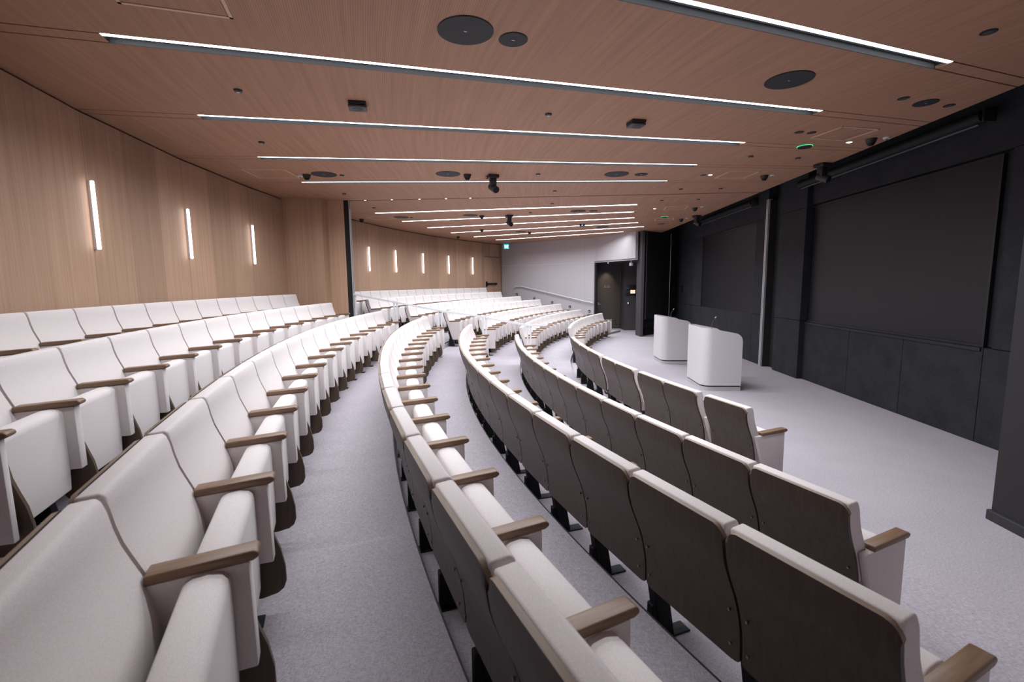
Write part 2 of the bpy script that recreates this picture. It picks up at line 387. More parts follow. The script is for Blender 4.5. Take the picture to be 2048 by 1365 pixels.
# near side wall (behind the viewer) and the dark columns that flank the stage
bm = bmesh.new(); wallstrip(bm, [(-4.6, -3.76), NA, NB, (3.5, 3.0)], 0, H + .05, side=-1); struct(bm, 'wall_near', 'felt', 'pale grey panelled side wall on the viewing side')
bm = bmesh.new(); poly(bm, [(3.622, 18.20), (3.68, 17.63), (3.775, 17.62), (3.95, 18.45)], 0, H + .02); struct(bm, 'column_far', 'darkwall', 'dark grey column at the far end of the stage')
bm = bmesh.new(); wallstrip(bm, [(3.78, 17.75), (5.44, 19.38)], .62, H + .42, side=1, thick=.1); wallstrip(bm, [(3.86, 17.95), (5.30, 19.36)], .28, .60, side=1, thick=.1)
wallstrip(bm, [(3.92, 18.05), (5.30, 19.45)], 0, .26, side=1, thick=.1)
struct(bm, 'wall_stage_far', 'blackmat', 'black panel closing the far end of the stage')
bm = bmesh.new()
tube(bm, [(3.90, 17.86, .62), (3.90, 17.86, H)], .006, 6); tube(bm, [(5.06, 19.0, .4), (5.06, 19.0, H)], .012, 6); struct(bm, 'trim_2', 'alu', 'two thin metal edge strips on the black stage end panel')
bm = bmesh.new(); box(bm, 3.752, 5.0, .5, 3.99, 0, H + .02); struct(bm, 'column_near', 'darkwall_dimmed', 'dark grey column at the viewing end of the stage')
bm = bmesh.new(); box(bm, 3.728, 5.0, .5, 4.012, 0, .085, .006); struct(bm, 'baseboard_column', 'darkbase', 'dark skirting around the dark grey column')

# ------------------------------------------------------------------ setting: black stage wall
Y0, Y1 = 3.9, 19.8
bm = bmesh.new(); box(bm, 5.44, 5.7, 2.0, Y1, 0, H + .5); box(bm, XE, 5.7, 2.0, Y1, H + .36, H + .5); box(bm, XE - .03, XE, 2.0, Y1, H + .012, H + .4)
struct(bm, 'wall_front', 'blackmat', 'black backing of the stage wall')
bm = bmesh.new()
def pan(y0, y1, z0, z1, x=XW): box(bm, x, 5.46, y0 + .004, y1 - .004, z0 + .004, z1 - .004, .003, 1)
RX = XW + .10
for a, b in ((15.87, 18.35), (12.08, 15.87), (11.50, 12.08)):
    pan(a, b, 0, 1.19)
    pan(a, b, 3.42, H + .36)
pan(15.87, 18.35, 1.19, 3.42); pan(11.50, 12.08, 1.19, 3.42)
pan(12.08, 15.87, 1.19, 3.42, XW + .06)
for z0, z1 in ((0, 1.19), (1.19, 3.42), (3.42, H + .36)): pan(9.90, 10.94, z0, z1)
for a, b in ((8.50, 9.90), (7.27, 8.50), (6.0, 7.27), (4.6, 6.0), (3.2, 4.6)): pan(a, b, 0, 1.17, RX)
pan(3.2, 5.9, 1.17, 3.46, RX); pan(5.9, 9.90, 1.17, 3.46, RX + .07); pan(3.2, 9.90, 3.46, H + .36, RX)
struct(bm, 'wall_front_panel', 'plaster', 'charcoal textured panels of the stage wall')
def screen(y0, y1, z0, z1, x, label, ledge):
    t = empty('display_screen', (x, (y0 + y1) / 2, z0), 0, label, 'screen'); w = (y1 - y0) / 2; h = z1 - z0
    bm = bmesh.new(); box(bm, 0, .03, -w, w, 0, h); finish(bm, 'screen_panel', 'screen', t, False)
    bm = bmesh.new()
    for (a, b, c, d) in ((-w - .03, w + .03, -.03, 0), (-w - .03, w + .03, h, h + .03), (-w - .03, -w, 0, h), (w, w + .03, 0, h)): box(bm, -.015, .03, a, b, c, d)
    if ledge: box(bm, -.05, .03, -w - .03, w + .03, -.075, -.035)
    finish(bm, 'screen_frame', 'frame', t, False)
screen(12.11, 15.84, 1.20, 3.38, XW + .025, 'wide dark wall screen beyond the pale partition channel', False)
screen(6.06, 9.86, 1.20, 3.40, RX + .035, 'wide dark wall screen on the viewing side of the partition channel', True)
for (y0, y1, lab) in ((6.05, 9.95, 'black roller screen case above the wide screen on the viewing side'), (12.05, 15.95, 'black roller screen case above the screen beyond the partition channel')):
    t = empty('roller_screen', (XW - .12, (y0 + y1) / 2, 3.86), 0, lab, 'roller screen'); w = (y1 - y0) / 2
    bm = bmesh.new(); tube(bm, [(0, -w, 0), (0, w, 0)], .075, 16); finish(bm, 'case', 'black', t)
    bm = bmesh.new(); tube(bm, [(-.01, -w + .05, -.085), (-.01, w - .05, -.085)], .014, 8); finish(bm, 'bottom_bar', 'devgrey', t)
    for s in (-w, w):
        bm = bmesh.new(); box(bm, -.03, .12, s - .02, s + .02, -.07, .09, .008); finish(bm, 'end_bracket', 'device', t)
t = empty('partition_channel', (XW, 11.3, 0), 0, 'pale aluminium partition channel upright on the black stage wall', 'channel')
for s in (0.06, .12):
    bm = bmesh.new(); box(bm, -.07, .02, s, s + .035, 0, H); finish(bm, 'aluminium_lip', 'alu', t, False)
bm = bmesh.new(); box(bm, -.03, .15, .04, .175, 0, H - .02); box(bm, .12, .2, -.36, .04, 0, H); finish(bm, 'dark_slot', 'blackmat', t, False)
rect_dev('wall_plate', (XW, 17.9, 1.73), R_(-90), .22, .26, .02, 'frame', 'small black plate on the stage wall past the far screen', 'wall plate')

# ------------------------------------------------------------------ setting: timber ceiling, its light channels
ST, OFF = 4.49366, .59421
def ch_th(k): return 180 + k * ST + math.copysign(OFF, k)
CHANNELS = [-6, -5, -4, -3, -2, -1, 1, 2, 3, 4, 5]        # positive = before the railing
def span(k): return (-.130, .025) if k > 0 else (-.025, .130)
def on(th, t, off): return Vector((OX + C_(th) * t - S(th) * off, OY + S(th) * t + C_(th) * off))
def t_edge(th, off): return (XE - OX + S(th) * off) / C_(th)
bm = bmesh.new()
lines = [(146.4, 0, 0)] + [(ch_th(k), *span(k)) for k in CHANNELS if k < 0] + [(180.0, -.038, .038)] + [(ch_th(k), *span(k)) for k in CHANNELS if k > 0] + [(216.0, 0, 0)]
RO = 23.4
def slab(tha, offa, thb, offb, ra=None, rbb=RO):
    n = max(2, int(abs(thb - tha) / 1.5)); pts = []
    if ra is None: pts += [tuple(on(tha, t_edge(tha, offa), offa)), tuple(on(thb, t_edge(thb, offb), offb))]
    else: pts += [tuple(on(tha, ra, offa)), tuple(on(thb, ra, offb))]
    pts += [tuple(on(thb, rbb, offb))]
    if abs(thb - tha) > .5: pts += [tuple(pol(rbb, thb + (tha - thb) * i / n)[:2]) for i in range(1, n)]
    pts += [tuple(on(tha, rbb, offa))]
    poly(bm, pts, H, H + .02)
for (ta, a0, a1), (tb, b0, b1) in zip(lines, lines[1:]): slab(ta, a1, tb, b0)
G = .014; RI, ROUT = 15.272, 21.869
for k in CHANNELS:
    th = ch_th(k); a, b = span(k); ri = RI if k != -6 else 16.3
    slab(th, a + G, th, b - G, None, ri); slab(th, a + G, th, b - G, ROUT, RO)
struct(bm, 'ceiling', 'ceil', 'fine grooved timber veneer ceiling in radial sections')
bm = bmesh.new(); box(bm, -7, XE, -4, 25, H + .16, H + .2); struct(bm, 'ceiling_void', 'blackmat', 'dark void above the timber ceiling')
LN = ['first', 'second', 'third', 'fourth', 'fifth', 'sixth', 'seventh', 'eighth', 'ninth', 'tenth', 'eleventh']
order = [5, 4, 3, 2, 1, -1, -2, -3, -4, -5, -6]
DIM = {5: .60, 4: .72, 3: .95, 2: 1.05, 1: 1.15, -1: 1.1, -2: .93, -3: .92, -4: .9, -5: .88, -6: .85}      # power share per strip, lowered at the camera end to imitate corner falloff
for i, k in enumerate(order):
    th = ch_th(k); a, b = span(k); ri = RI if k != -6 else 16.3; L = ROUT - ri; s = 1 if k > 0 else -1
    t = empty('linear_light', pol(ri, th, H), R_(th), 'recessed white strip light in the timber ceiling, %s strip counted from the camera end' % LN[i], 'strip light', 'ceiling strip lights')
    # local x = outwards, local y = increasing angle
    bm = bmesh.new(); box(bm, 0, L, a, b, .085, .10); box(bm, 0, L, a, a + .006, .003, .09); box(bm, 0, L, b - .006, b, .003, .09); box(bm, -.006, 0, a, b, .003, .1); box(bm, L, L + .006, a, b, .003, .1)
    finish(bm, 'housing', 'trough', t, False)
    bm = bmesh.new(); box(bm, .004, L - .004, -.024, .024, .004, .03)
    finish(bm, 'diffuser', 'lamp', t, False)
    la = D.lights.new('strip_lamp', 'AREA'); la.shape = 'RECTANGLE'; la.size = L - .02; la.size_y = .044; la.energy = STRIP_W * DIM[k] * L / 6.6
    la.color = LIGHT_RGB; la.spread = R_(152); lo = D.objects.new('strip_lamp', la); COL.objects.link(lo); lo.parent = t; lo.location = (L / 2, 0, .002)
    bm = bmesh.new(); box(bm, .004, L - .004, -s * .125 - .004, -s * .125 + .004, -.001, .05); box(bm, .004, L - .004, min(-s * .06, -s * .085), max(-s * .06, -s * .085), .03, .06); finish(bm, 'louvre', 'devgrey', t, False)
# partition track
t = empty('partition_track', pol(13, 180, H), R_(180), 'dark partition track crossing the timber ceiling above the white railing', 'track')
bm = bmesh.new(); box(bm, 0, 8.75, -.036, .036, .02, .05); finish(bm, 'rail', 'trough', t, False)
for i, r in enumerate((19.03, 19.56, 20.14, 20.75, 21.34)):
    t = empty('track_bright_dot', pol(r, 180, H), 0, 'tiny bright spot in the partition track, %s counted from the timber pilaster' % LN[4 - i], 'spotlight', 'spots in the partition track')
    bm = bmesh.new(); disc(bm, .026, .006, .02, 16); finish(bm, 'bezel', 'steel', t)
    bm = bmesh.new(); disc(bm, .020, .002, .006, 16); finish(bm, 'bulb', 'spot', t)  # small glowing disc set at each bright point on the track

# ------------------------------------------------------------------ wall sconces
for i, th in enumerate((194.07, 189.25, 184.35, 170.7, 166.59, 162.05, 157.5, 153.06)):
    half = 'before the railing' if i < 3 else 'beyond the railing'; w = LN[i] if i < 3 else LN[i - 3]
    t = empty('wall_sconce', pol(RB - .02, th, 2.40), R_(th + 90), 'slim upright wall light on timber wall %s, %s from the camera end' % (half, w), 'wall light', 'upright wall lights')
    bm = bmesh.new(); box(bm, -.014, .014, -.03, .012, 0, .715, .004); finish(bm, 'backplate', 'white', t)
    bm = bmesh.new(); box(bm, -.016, .016, .012, .042, .0, .715, .012, 3); finish(bm, 'diffuser', 'sconce', t)

# ------------------------------------------------------------------ ceiling devices
def bay(r, th):
    idx = 0
    for k in order:
        if ch_th(k) > th: idx += 1
    where = 'at the stage edge' if r < 14.4 else 'near the stage' if r < 16.0 else 'stage side' if r < 18.0 else 'mid length' if r < 19.9 else 'back side' if r < 21.6 else 'at the back wall'
    if idx == 0: b = 'before the first strip'
    elif idx >= len(order): b = 'past the last strip'
    elif 179 < th < 181 or idx == 5: b = 'by partition track ' + ('camera side' if th > 180 else 'far side')
    else: b = 'between strips %s and %s' % (LN[idx - 1], LN[idx])
    return '%s, %s' % (b, where)
DEV_LABELS = {}
def devlabel(desc, r, th):
    l = '%s on ceiling %s' % (desc, bay(r, th)); DEV_LABELS[l] = DEV_LABELS.get(l, 0) + 1
    return l
PROTO = {}
def copy_tree(o):
    c = o.copy(); COL.objects.link(c)
    for ch in o.children:
        d = ch.copy(); COL.objects.link(d); d.parent = c
        for g in ch.children:
            e = g.copy(); COL.objects.link(e); e.parent = d
    return c
def dev(kind, r, th, desc, cat, group, build, rz=None):
    if kind in PROTO: t = copy_tree(PROTO[kind])
    else:
        t = empty(kind, (0, 0, 0)); build(t); PROTO[kind] = t
    t.location = pol(r, th, H); t.rotation_euler = (0, 0, R_(th if rz is None else rz))
    tag(t, devlabel(desc, r, th), cat, group)
    return t
def b_speaker(t, r=.20):
    bm = bmesh.new(); disc(bm, r, -.006, .004, 48); finish(bm, 'grille', 'speaker', t)
    bm = bmesh.new(); disc(bm, r + .006, -.003, .004, 48); finish(bm, 'rim', 'device', t)
    bm = bmesh.new(); box(bm, -.012, .012, -.004, .004, -.008, -.006); finish(bm, 'badge', 'alu', t, False)
for r, th in ((19.32, 200.65), (16.30, 200.59), (21.26, 186.76), (19.21, 186.95), (16.36, 187.09), (21.49, 172.86), (19.56, 172.53), (16.69, 172.63), (16.51, 159.4), (19.46, 159.25)):
    dev('ceiling_speaker', r, th, 'large round black speaker', 'speaker', 'large ceiling speakers', b_speaker)
for r, th in ((18.95, 200.58), (14.43, 200.39), (15.93, 187.06), (16.30, 172.3), (19.27, 154.7), (14.65, 159.06)):
    dev('ceiling_subwoofer', r, th, 'smaller round black speaker', 'speaker', 'small ceiling speakers', lambda t: b_speaker(t, .105))
def hatch(r0, r1, a0, a1, lab):
    rm, am = (r0 + r1) / 2, (a0 + a1) / 2; t = empty('ceiling_hatch', pol(rm, am, H), R_(am), lab, 'hatch', 'ceiling access hatches')
    w = (r1 - r0) / 2; h = rm * R_(a1 - a0) / 2
    bm = bmesh.new()
    for (x0, x1, y0, y1) in ((-w, w, -h, -h + .022), (-w, w, h - .022, h), (-w, -w + .022, -h, h), (w - .022, w, -h, h)): box(bm, x0, x1, y0, y1, -.006, .003)
    finish(bm, 'hatch_frame', 'hatch', t, False)
    bm = bmesh.new(); box(bm, -w + .03, w - .03, -h + .03, h - .03, -.003, .003); finish(bm, 'hatch_panel', 'ceil', t, False)
for (r0, r1, a0, a1) in ((20.88, 21.54, 199.87, 201.65), (21.75, 22.43, 186.0, 187.7), (14.02, 14.58, 195.3, 197.25), (13.98, 14.52, 186.03, 188.12), (14.02, 14.55, 171.1, 173.4), (14.2, 14.74, 162.5, 164.3), (21.75, 22.4, 172.0, 173.6)):
    hatch(r0, r1, a0, a1, devlabel('pale edged timber hatch', (r0 + r1) / 2, (a0 + a1) / 2))
def b_mic(t):
    bm = bmesh.new(); box(bm, -.085, .085, -.085, .085, -.03, 0, .006); finish(bm, 'mount', 'device', t)
    bm = bmesh.new(); box(bm, -.09, .09, -.075, .075, -.06, -.032, .012, 3); finish(bm, 'housing', 'devgrey', t)
    bm = bmesh.new(); disc(bm, .05, -.063, -.06, 24); finish(bm, 'grille', 'device', t)
for r, th in ((20.15, 195.87), (17.10, 195.98)): dev('wireless_access_point', r, th, 'square black wireless unit', 'access point', 'square wireless units', b_mic)
def b_det(t):
    bm = bmesh.new(); disc(bm, .034, -.018, .002, 20, r1=.04); finish(bm, 'detector_body', 'devgrey', t)
    bm = bmesh.new(); disc(bm, .016, -.024, -.018, 16); finish(bm, 'detector_lens', 'steel', t)
for r, th in ((21.21, 196.24), (18.16, 196.11), (21.53, 191.62), (14.75, 191.79), (13.97, 191.74), (14.76, 182.28), (13.98, 182.29), (17.25, 182.14), (21.48, 182.19), (17.70, 187.04), (21.51, 177.38), (17.27, 177.08), (14.81, 177.15), (14.01, 177.15), (17.92, 172.76), (21.24, 172.5), (20.98, 186.65)):
    dev('smoke_detector', r, th, 'small grey detector disc', 'detector', 'small grey detectors', b_det)
def b_down(t):
    bm = bmesh.new(); disc(bm, .052, -.004, .004, 28); finish(bm, 'bezel', 'device', t)
    bm = bmesh.new(); disc(bm, .036, -.006, -.004, 24); finish(bm, 'glass', 'devgrey', t)
for r, th in ((14.79, 200.49), (14.10, 200.45), (14.74, 196.11), (15.62, 204.58), (14.82, 186.95)): dev('downlight', r, th, 'unlit round downlight', 'downlight', 'unlit downlights', b_down)
dev('downlight', 14.91, 196.05, 'dark small round downlight', 'downlight', 'unlit downlights', b_down)
def b_lit(t):
    bm = bmesh.new(); disc(bm, .045, -.004, .004, 28); finish(bm, 'bezel', 'white', t)
    bm = bmesh.new(); disc(bm, .030, -.006, -.004, 24); finish(bm, 'bulb', 'spot', t)
for r, th in ((14.71, 187.03), (13.9, 195.1), (14.79, 172.34)): dev('spot_downlight', r, th, 'small lit white downlight', 'downlight', 'lit downlights', b_lit)
def b_dome(t):
    bm = bmesh.new(); disc(bm, .052, -.055, .0, 24, r1=.068); finish(bm, 'dome_body', 'device', t)
    bm = bmesh.new(); disc(bm, .030, -.085, -.055, 20, r1=.046); finish(bm, 'dome_lens', 'black', t)
for r, th in ((18.89, 186.81), (21.55, 186.69), (22.72, 172.57), (19.29, 172.07), (20.40, 162.96), (19.24, 158.52), (22.28, 158.29), (13.74, 195.81), (13.72, 186.87), (13.81, 171.88), (14.0, 163.0)):
    dev('dome_camera', r, th, 'small black dome camera', 'camera', 'black dome cameras', b_dome)
def b_wh(t):
    bm = bmesh.new(); disc(bm, .035, -.022, 0, 20, r1=.045); finish(bm, 'sensor_body', 'white', t)
    bm = bmesh.new(); disc(bm, .015, -.028, -.022, 14); finish(bm, 'sensor_lens', 'devgrey', t)
for r, th in ((13.60, 187.05), (13.66, 172.45), (13.60, 196.2), (13.84, 163.55), (21.69, 186.45)): dev('motion_sensor', r, th, 'small white sensor', 'sensor', 'white ceiling sensors', b_wh)
def b_green(t):
    bm = bmesh.new(); disc(bm, .085, -.02, 0, 32, r1=.095); finish(bm, 'puck', 'device', t)
    bm = bmesh.new(); disc(bm, .096, -.008, -.002, 32); finish(bm, 'light_ring', 'led', t)
for r, th in ((14.34, 194.01), (14.45, 165.72)): dev('microphone_puck', r, th, 'black puck with green ring', 'microphone', 'green ringed pucks', b_green)
def b_blue(t):
    bm = bmesh.new(); box(bm, -.08, .08, -.06, .06, -.07, 0, .01); finish(bm, 'housing', 'device', t)
    bm = bmesh.new(); box(bm, -.02, .02, -.066, -.058, -.05, -.03); finish(bm, 'indicator', 'ledblue', t)
dev('beacon_unit', 16.94, 163.0, 'small black unit with blue light', 'sensor', None, b_blue, 0)
def b_track(t):
    bm = bmesh.new(); box(bm, -.09, .09, -.09, .09, -.055, 0, .008); finish(bm, 'base_plate', 'device', t)
    bm = bmesh.new(); box(bm, -.055, .055, -.05, .05, -.20, -.05, .012); tube(bm, [(-.085, 0, -.03), (-.13, 0, -.03), (-.13, 0, -.065), (-.085, 0, -.065)], .006, 8); finish(bm, 'yoke', 'device', t)
    bm = bmesh.new(); tube(bm, [(-.02, .05, -.18), (.03, -.10, -.26)], .06, 18); finish(bm, 'camera_head', 'device', t)
    bm = bmesh.new(); tube(bm, [(.028, -.094, -.257), (.034, -.112, -.267)], .042, 18); finish(bm, 'lens', 'black', t)
for r, th in ((18.46, 186.71), (18.55, 171.77), (13.31, 190.51), (13.59, 165.58)):
    dev('tracking_camera', r, th, 'hanging black swivel camera', 'camera', 'pan and tilt cameras', b_track, 20)

# ------------------------------------------------------------------ handrails and step lights
t = empty('centre_railing', pol(19.8, 180, 0), 0, 'white sloping railing with flat posts down the stepped middle aisle', 'railing')
base = pol(19.8, 180, 0)
def loc(r, z, dy=0): return Vector((base.x - (19.8 - r) * -1 * -1 if 0 else pol(r, 180).x - base.x, dy, z))
RP = [(21.80, 1.805), (20.77, 1.605), (19.72, 1.400), (18.78, 1.262), (17.80, 1.070), (17.38, 1.068)]
bm = bmesh.new()
for (ra, za), (rb_, zb) in zip(RP, RP[1:]):
    A, B = loc(ra, za), loc(rb_, zb)
    vs = [bm.verts.new(p + Vector((0, dy, dz))) for p in (A, B) for dy, dz in ((-.028, -.022), (.028, -.022), (.028, .018), (-.028, .018))]
    for q in ((0, 1, 5, 4), (1, 2, 6, 5), (2, 3, 7, 6), (3, 0, 4, 7), (3, 2, 1, 0), (4, 5, 6, 7)): bm.faces.new([vs[i] for i in q])
finish(bm, 'top_rail', 'white', t, False)
def floor_at(r):
    z = 0
    for k in range(1, 7):
        if r > TOP_R[k - 1] - .108: z = FLOOR[k]
    return z
for r, zt in ((21.70, 1.79), (20.76, 1.60), (19.76, 1.405), (18.77, 1.258), (17.78, 1.068)):
    bm = bmesh.new(); zb = floor_at(r)
    for dx in (-.050, .016):
        x = pol(r, 180).x - base.x + dx; box(bm, x, x + .034, -.012, .012, zb, zt)
    for zz in (zb + .12, zb + .55):
        x = pol(r, 180).x - base.x; box(bm, x - .03, x + .03, -.01, .01, zz, zz + .03)
    x = pol(r, 180).x - base.x; box(bm, x - .06, x + .06, -.045, .045, zb, zb + .008)
    finish(bm, 'post', 'white', t, False)
A, B = Vector(FA), Vector((3.494, 17.897)); A2, d = Vector(FA), (Vector(P1) - Vector(FA)).normalized(); nn = Vector((d.y, -d.x)); nn = nn if nn.dot(Vector((-1.0, OY)) - A2) > 0 else -nn
WL = (Vector(P1) - Vector(FA)).length
def wl(s, z, off=.07): p = A2 + d * (s * WL / 5.38) + nn * off; return Vector((p.x, p.y, z))
t = empty('wall_handrail', (0, 0, 0), 0, 'white sloping handrail fixed to the pale grey side wall', 'handrail'); t.location = wl(3, 0)
b0 = wl(3, 0)
bm = bmesh.new(); tube(bm, [wl(.89, 1.80, .01) - b0, wl(.86, 1.80) - b0, wl(.89, 1.845) - b0, wl(1.29, 1.85) - b0, wl(5.05, 1.185) - b0, wl(5.28, 1.165) - b0, wl(5.30, 1.13) - b0, wl(5.28, 1.12, .01) - b0], .021, 10); finish(bm, 'rail', 'white', t)
for s in (1.5, 2.7, 3.9, 4.9):
    z = 1.85 - (s - 1.29) * (.665 / 3.76); bm = bmesh.new(); tube(bm, [wl(s, z - .01) - b0, wl(s, z - .06, .05) - b0, wl(s, z - .06, 0) - b0], .009, 8); finish(bm, 'bracket', 'white', t)
for i, (s, z) in enumerate(((5.11, .79), (4.08, .96), (3.09, 1.13), (2.04, 1.29), (.97, 1.48))):
    p = wl(s, z, 0); t = empty('step_light', p, math.atan2(nn.y, nn.x), 'small round black step light low on the grey side wall, %s from the bronze door' % LN[i], 'step light', 'step lights on the grey wall')
    bm = bmesh.new(); tube(bm, [(-.005, 0, 0), (.02, 0, 0)], .055, 24); finish(bm, 'bezel', 'device', t)
    bm = bmesh.new(); tube(bm, [(.02, 0, -.012), (.024, 0, -.012)], .026, 18); finish(bm, 'glass', 'alu', t)

# ------------------------------------------------------------------ lecterns
def lectern(x0, y0, y1, lab, lab2):
    # shell: front faces the audience (-x), two cheeks run back (+x) and slope down
    t = empty('lectern', (x0, y0, 0), 0, lab, 'lectern', 'white lecterns')
    w = y1 - y0; dp = .70; r = .17; th = .03
    def outline(o):
        pts = [(dp, o)]
        for i in range(9):
            a = R_(270 - i * 90 / 8); pts.append((r + (r - o) * math.cos(a), r + (r - o) * math.sin(a)))
        for i in range(9):
            a = R_(180 - i * 90 / 8); pts.append((r + (r - o) * math.cos(a), w - r + (r - o) * math.sin(a)))
        pts.append((dp, w - o)); return pts
    def ztop(x):
        z = 1.15 - max(0, x - .12) * .20
        if x > dp - .12: z -= .12 - math.sqrt(max(0, .12 ** 2 - (x - dp + .12) ** 2))
        return z
    def dense(pts):
        out = []
        A, B = pts[0], pts[1]
        xs = [dp, dp - .012, dp - .03, dp - .055, dp - .085, dp - .12, dp - .25, dp - .4]
        out += [(x, A[1]) for x in xs if x > B[0] + .01] + pts[1:-1]
        out += [(x, pts[-1][1]) for x in reversed(xs) if x > B[0] + .01]
        return out
    bm = bmesh.new(); o_, i_ = dense(outline(0)), dense(outline(th)); n = len(o_)
    ov = [(bm.verts.new((x, y, .097)), bm.verts.new((x, y, ztop(x)))) for x, y in o_]
    iv = [(bm.verts.new((x, y, .097)), bm.verts.new((x, y, ztop(x)))) for x, y in i_]
    for j in range(n - 1):
        bm.faces.new((ov[j][0], ov[j + 1][0], ov[j + 1][1], ov[j][1])); bm.faces.new((iv[j + 1][0], iv[j][0], iv[j][1], iv[j + 1][1]))
        bm.faces.new((ov[j][1], ov[j + 1][1], iv[j + 1][1], iv[j][1])); bm.faces.new((ov[j + 1][0], ov[j][0], iv[j][0], iv[j + 1][0]))
    for j in (0, n - 1): bm.faces.new((ov[j][0], ov[j][1], iv[j][1], iv[j][0]))
    finish(bm, 'shell', 'lectern', t)
    bm = bmesh.new(); pp = [(min(x, .62), y) for x, y in outline(th)]; zt = lambda x: 1.15 - max(0, x - .12) * .20 - .045
    a = [bm.verts.new((x, y, zt(x))) for x, y in pp]; b = [bm.verts.new((x, y, zt(x) - .025)) for x, y in pp]
    bm.faces.new(a); bm.faces.new(b[::-1])
    for i in range(len(pp)): bm.faces.new((a[i], b[i], b[(i + 1) % len(pp)], a[(i + 1) % len(pp)]))
    finish(bm, 'worktop', 'lectern', t, False)
    bm = bmesh.new(); box(bm, .60, .62, th, w - th, .09, .97); finish(bm, 'back_panel', 'lectern', t, False)
    bm = bmesh.new(); pp = outline(.012); poly(bm, pp, 0, .07); finish(bm, 'plinth', 'plinth', t)
    bm = bmesh.new(); pp = outline(.055); poly(bm, pp, .068, .10); finish(bm, 'shadow_gap', 'frame', t)
    bm = bmesh.new(); disc(bm, .025, 0, .012, 16); tube(bm, [(0, 0, 0), (.0, 0, .10), (.01, -.005, .17), (.05, -.02, .24)], .006, 8); tube(bm, [(.05, -.02, .24), (.072, -.03, .27)], .013, 10)
    mo = finish(bm, 'gooseneck_microphone', 'screw', t); mo.location = (.34, w * .55, 1.055)
    return t
lectern(2.965, 8.765, 9.80, 'white curved lectern with gooseneck microphone, closer one to the seat rows at the frame middle', '')
lectern(2.955, 11.65, 12.62, 'white curved lectern with gooseneck microphone, partly hidden behind the other lectern', '')
D.objects['lectern']['label'] = 'white curved lectern in full view, standing in front of the other lectern'

# ------------------------------------------------------------------ auditorium seats
WN = .585
RSH = [(0, .855), (.004, .800), (.012, .745), (.025, .700), (.042, .655), (.060, .615), (.077, .575), (.092, .530), (.105, .480), (.115, .430), (.121, .375), (.123, .288)]
def b_shell(t, w):
    bm = bmesh.new(); hw = w / 2 - .008; tk = .016
    cols = [-hw, -hw + .008, -hw + .022, -hw + .045, 0, hw - .045, hw - .022, hw - .008, hw]
    drop = [.045, .022, .008, 0, 0, 0, .008, .022, .045]
    prof = [RSH[0]] + [(RSH[i][0], RSH[i][1]) for i in range(1, len(RSH))]
    def pt(i, j, f):
        y, z = prof[j]
        if j == 0: z -= drop[i]; y += drop[i] * .27
        if j == len(prof) - 1: z += drop[i] * .3
        return bm.verts.new((cols[i], y + (tk if f else 0), z + (.004 if f else 0)))
    Rr = [[pt(i, j, 0) for i in range(9)] for j in range(len(prof))]; Ff = [[pt(i, j, 1) for i in range(9)] for j in range(len(prof))]
    for j in range(len(prof) - 1):
        for i in range(8):
            bm.faces.new((Rr[j][i], Rr[j][i + 1], Rr[j + 1][i + 1], Rr[j + 1][i])); bm.faces.new((Ff[j][i + 1], Ff[j][i], Ff[j + 1][i], Ff[j + 1][i + 1]))
        for i in (0, 8): bm.faces.new((Rr[j][i], Ff[j][i], Ff[j + 1][i], Rr[j + 1][i]))
    for i in range(8):
        bm.faces.new((Rr[0][i], Rr[0][i + 1], Ff[0][i + 1], Ff[0][i])).material_index = 1
        bm.faces.new((Rr[-1][i], Rr[-1][i + 1], Ff[-1][i + 1], Ff[-1][i])).material_index = 1
    o = finish(bm, 'back_shell', ['ply', 'plyedge', 'screw'], t)
    for sx in (-1, 1):
        for (y, z) in ((.094, .50), (.109, .36)):
            bm = bmesh.new(); tube(bm, [(sx * (hw - .035), y + .004, z), (sx * (hw - .035), y - .004, z)], .006, 8)
            finish(bm, 'screw', 'screw', o)
    return o
def b_back(t, w):
    pr = [(.017, .860), (.021, .800), (.029, .745), (.042, .700), (.059, .655), (.077, .615), (.094, .575), (.109, .530), (.122, .480), (.133, .425), (.200, .425), (.198, .470), (.189, .530), (.175, .580), (.157, .628), (.137, .675), (.119, .720), (.106, .770), (.097, .820), (.091, .850), (.080, .865)]
    bm = bmesh.new(); prism_x(bm, pr, -w / 2 + .012, w / 2 - .012, .010, 3); return finish(bm, 'back_cushion', 'fabric', t)
def b_seat(t, w):
    pr = [(.278, .165), (.374, .165), (.378, .30), (.378, .42), (.378, .568), (.374, .588), (.360, .601), (.325, .607), (.285, .603), (.262, .593), (.252, .568), (.256, .40)]
    bm = bmesh.new(); prism_x(bm, pr, -w / 2 + .034, w / 2 - .056, .008, 3); return finish(bm, 'seat_cushion', 'fabric', t)
def b_arm(t, x, end):
    lo = .165 if end else .275
    pr = [(.100, .600), (.428, .612), (.432, lo), (.24, lo)] if end else [(.168, .600), (.428, .612), (.432, lo), (.212, lo)]
    sg = 1 if x > 0 else -1; xs = sorted((x - sg * (.008 if end else .030), x + sg * .030))
    bm = bmesh.new(); prism_x(bm, pr, xs[0], xs[1], .006, 2); finish(bm, 'arm_panel', 'fabric', t)
    pr = [(.166, .600), (.440, .614), (.458, .624), (.456, .638), (.442, .645), (.166, .630)]
    bm = bmesh.new(); prism_x(bm, pr, x - .034, x + .034, .007, 3); finish(bm, 'armrest', 'arm', t)
def b_tablet(t, x):
    pr = [(.30, .56), (.395, .56), (.412, .42), (.430, .36), (.453, .29), (.467, .21), (.468, .145), (.456, .112), (.430, .094), (.37, .083), (.33, .086), (.305, .12)]
    bm = bmesh.new(); prism_x(bm, pr, x - .053, x - .033, .005, 2); finish(bm, 'writing_tablet', 'tablet', t)
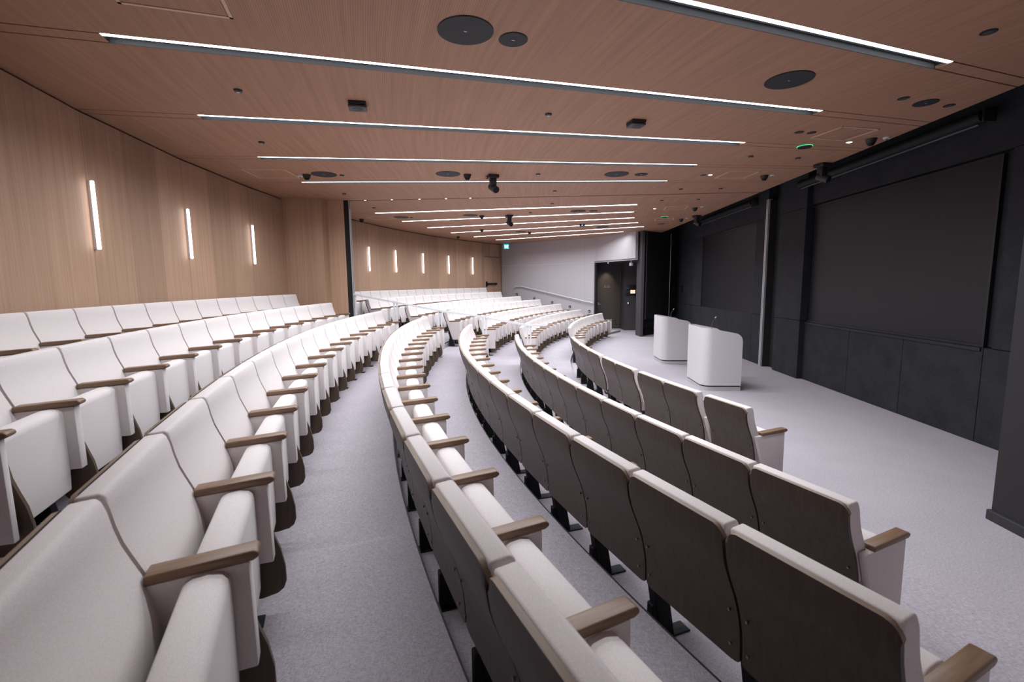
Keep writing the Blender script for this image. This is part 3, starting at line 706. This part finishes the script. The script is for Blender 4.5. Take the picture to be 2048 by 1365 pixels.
def b_leg(t, x):
    bm = bmesh.new()
    pr = [(.146, .312), (.224, .312), (.226, .30), (.282, .008), (.198, .008), (.146, .30)]
    prism_x(bm, pr, x - .028, x + .028, .003, 1)
    box(bm, x - .040, x + .040, .14, .375, 0, .009, .003, 1)
    box(bm, x - .024, x + .024, .148, .200, .02, .185, .004, 1)
    finish(bm, 'leg', 'black', t)
def make_seat(end_hi, end_lo):
    t = empty('auditorium_seat', (0, 0, 0))
    b_shell(t, WN); b_back(t, WN); b_seat(t, WN); b_arm(t, WN / 2, end_hi); b_tablet(t, WN / 2); b_leg(t, WN / 2)
    if end_lo: b_arm(t, -WN / 2, True); b_leg(t, -WN / 2)
    return t
SEATS = {}
ORD = LN + ['twelfth', 'thirteenth', 'fourteenth', 'fifteenth', 'sixteenth', 'seventeenth', 'eighteenth', 'nineteenth']
ROWN = ['front row', 'second row from the stage', 'third row from the stage', 'fourth row from the stage', 'third row from the back', 'second row from the back', 'back row']
def place(r, z, a0, a1, row, i, half, last):
    key = ('hi' in last, 'lo' in last)
    if key in SEATS: t = copy_tree(SEATS[key])
    else: t = make_seat(*key); SEATS[key] = t
    th = (a0 + a1) / 2; pitch_ = r * R_(a1 - a0)
    t.location = pol(r, th, z); t.rotation_euler = (0, 0, math.atan2(C_(th), -S(th))); t.scale = (pitch_ / WN, 1, (.87, .86, SEAT_H)[min(row, 2)] / .860)
    tag(t, 'folded cream seat, %s from the railing on its %s, %s' % (ORD[i], half, ROWN[row]), 'seat', 'seats of the %s, %s of the railing' % (ROWN[row], half))
def row(k, start, pitch_, n, half, rev=False):
    gaps = start if isinstance(start, list) else [start + pitch_ * i for i in range(n + 1)]
    m = len(gaps) - 1
    for i in range(m):
        idx = m - 1 - i if rev else i
        place(TOP_R[k], FLOOR[k], gaps[i], gaps[i + 1], k, idx, half, 'hi' if i == m - 1 else 'lo' if i == 0 else '')
NEAR, FAR = 'near side', 'far side'
row(6, 181.78, 1.472, 13, NEAR)
row(5, 181.44, 1.583, 14, NEAR)
row(4, 181.16, 1.685, 16, NEAR)
row(3, 181.20, 1.577, 18, NEAR)
row(2, 181.17, 1.656, 17, NEAR)
row(1, 181.99, 1.800, 14, NEAR)
gg = [181.75, 183.90, 186.08, 188.42, 190.78, 192.90, 195.10, 197.37, 199.60, 201.70]
for i in range(len(gg) - 1):
    wide = i in (3, 5, 7)
    a0, a1 = gg[i], gg[i + 1]
    place(TOP_R[0], 0, a0 + (.18 if i in (4, 6, 8) else 0), a1 - (.18 if i in (3, 5, 7) else 0), 0, i, NEAR, 'hilo' if i == 8 else 'hi' if i in (3, 5, 7) else 'lo' if i in (0, 4, 6) else '')
row(6, 151.5, 1.470, 17, FAR, True)
row(5, 151.1, 1.5625, 16, FAR, True)
row(4, 151.25, 1.553, 16, FAR, True)
row(3, 151.4, 1.535, 16, FAR, True)
row(2, 151.3, 1.606, 16, FAR, True)
row(1, 151.9, 1.807, 14, FAR, True)
row(0, 154.9, 2.03, 10, FAR, True)
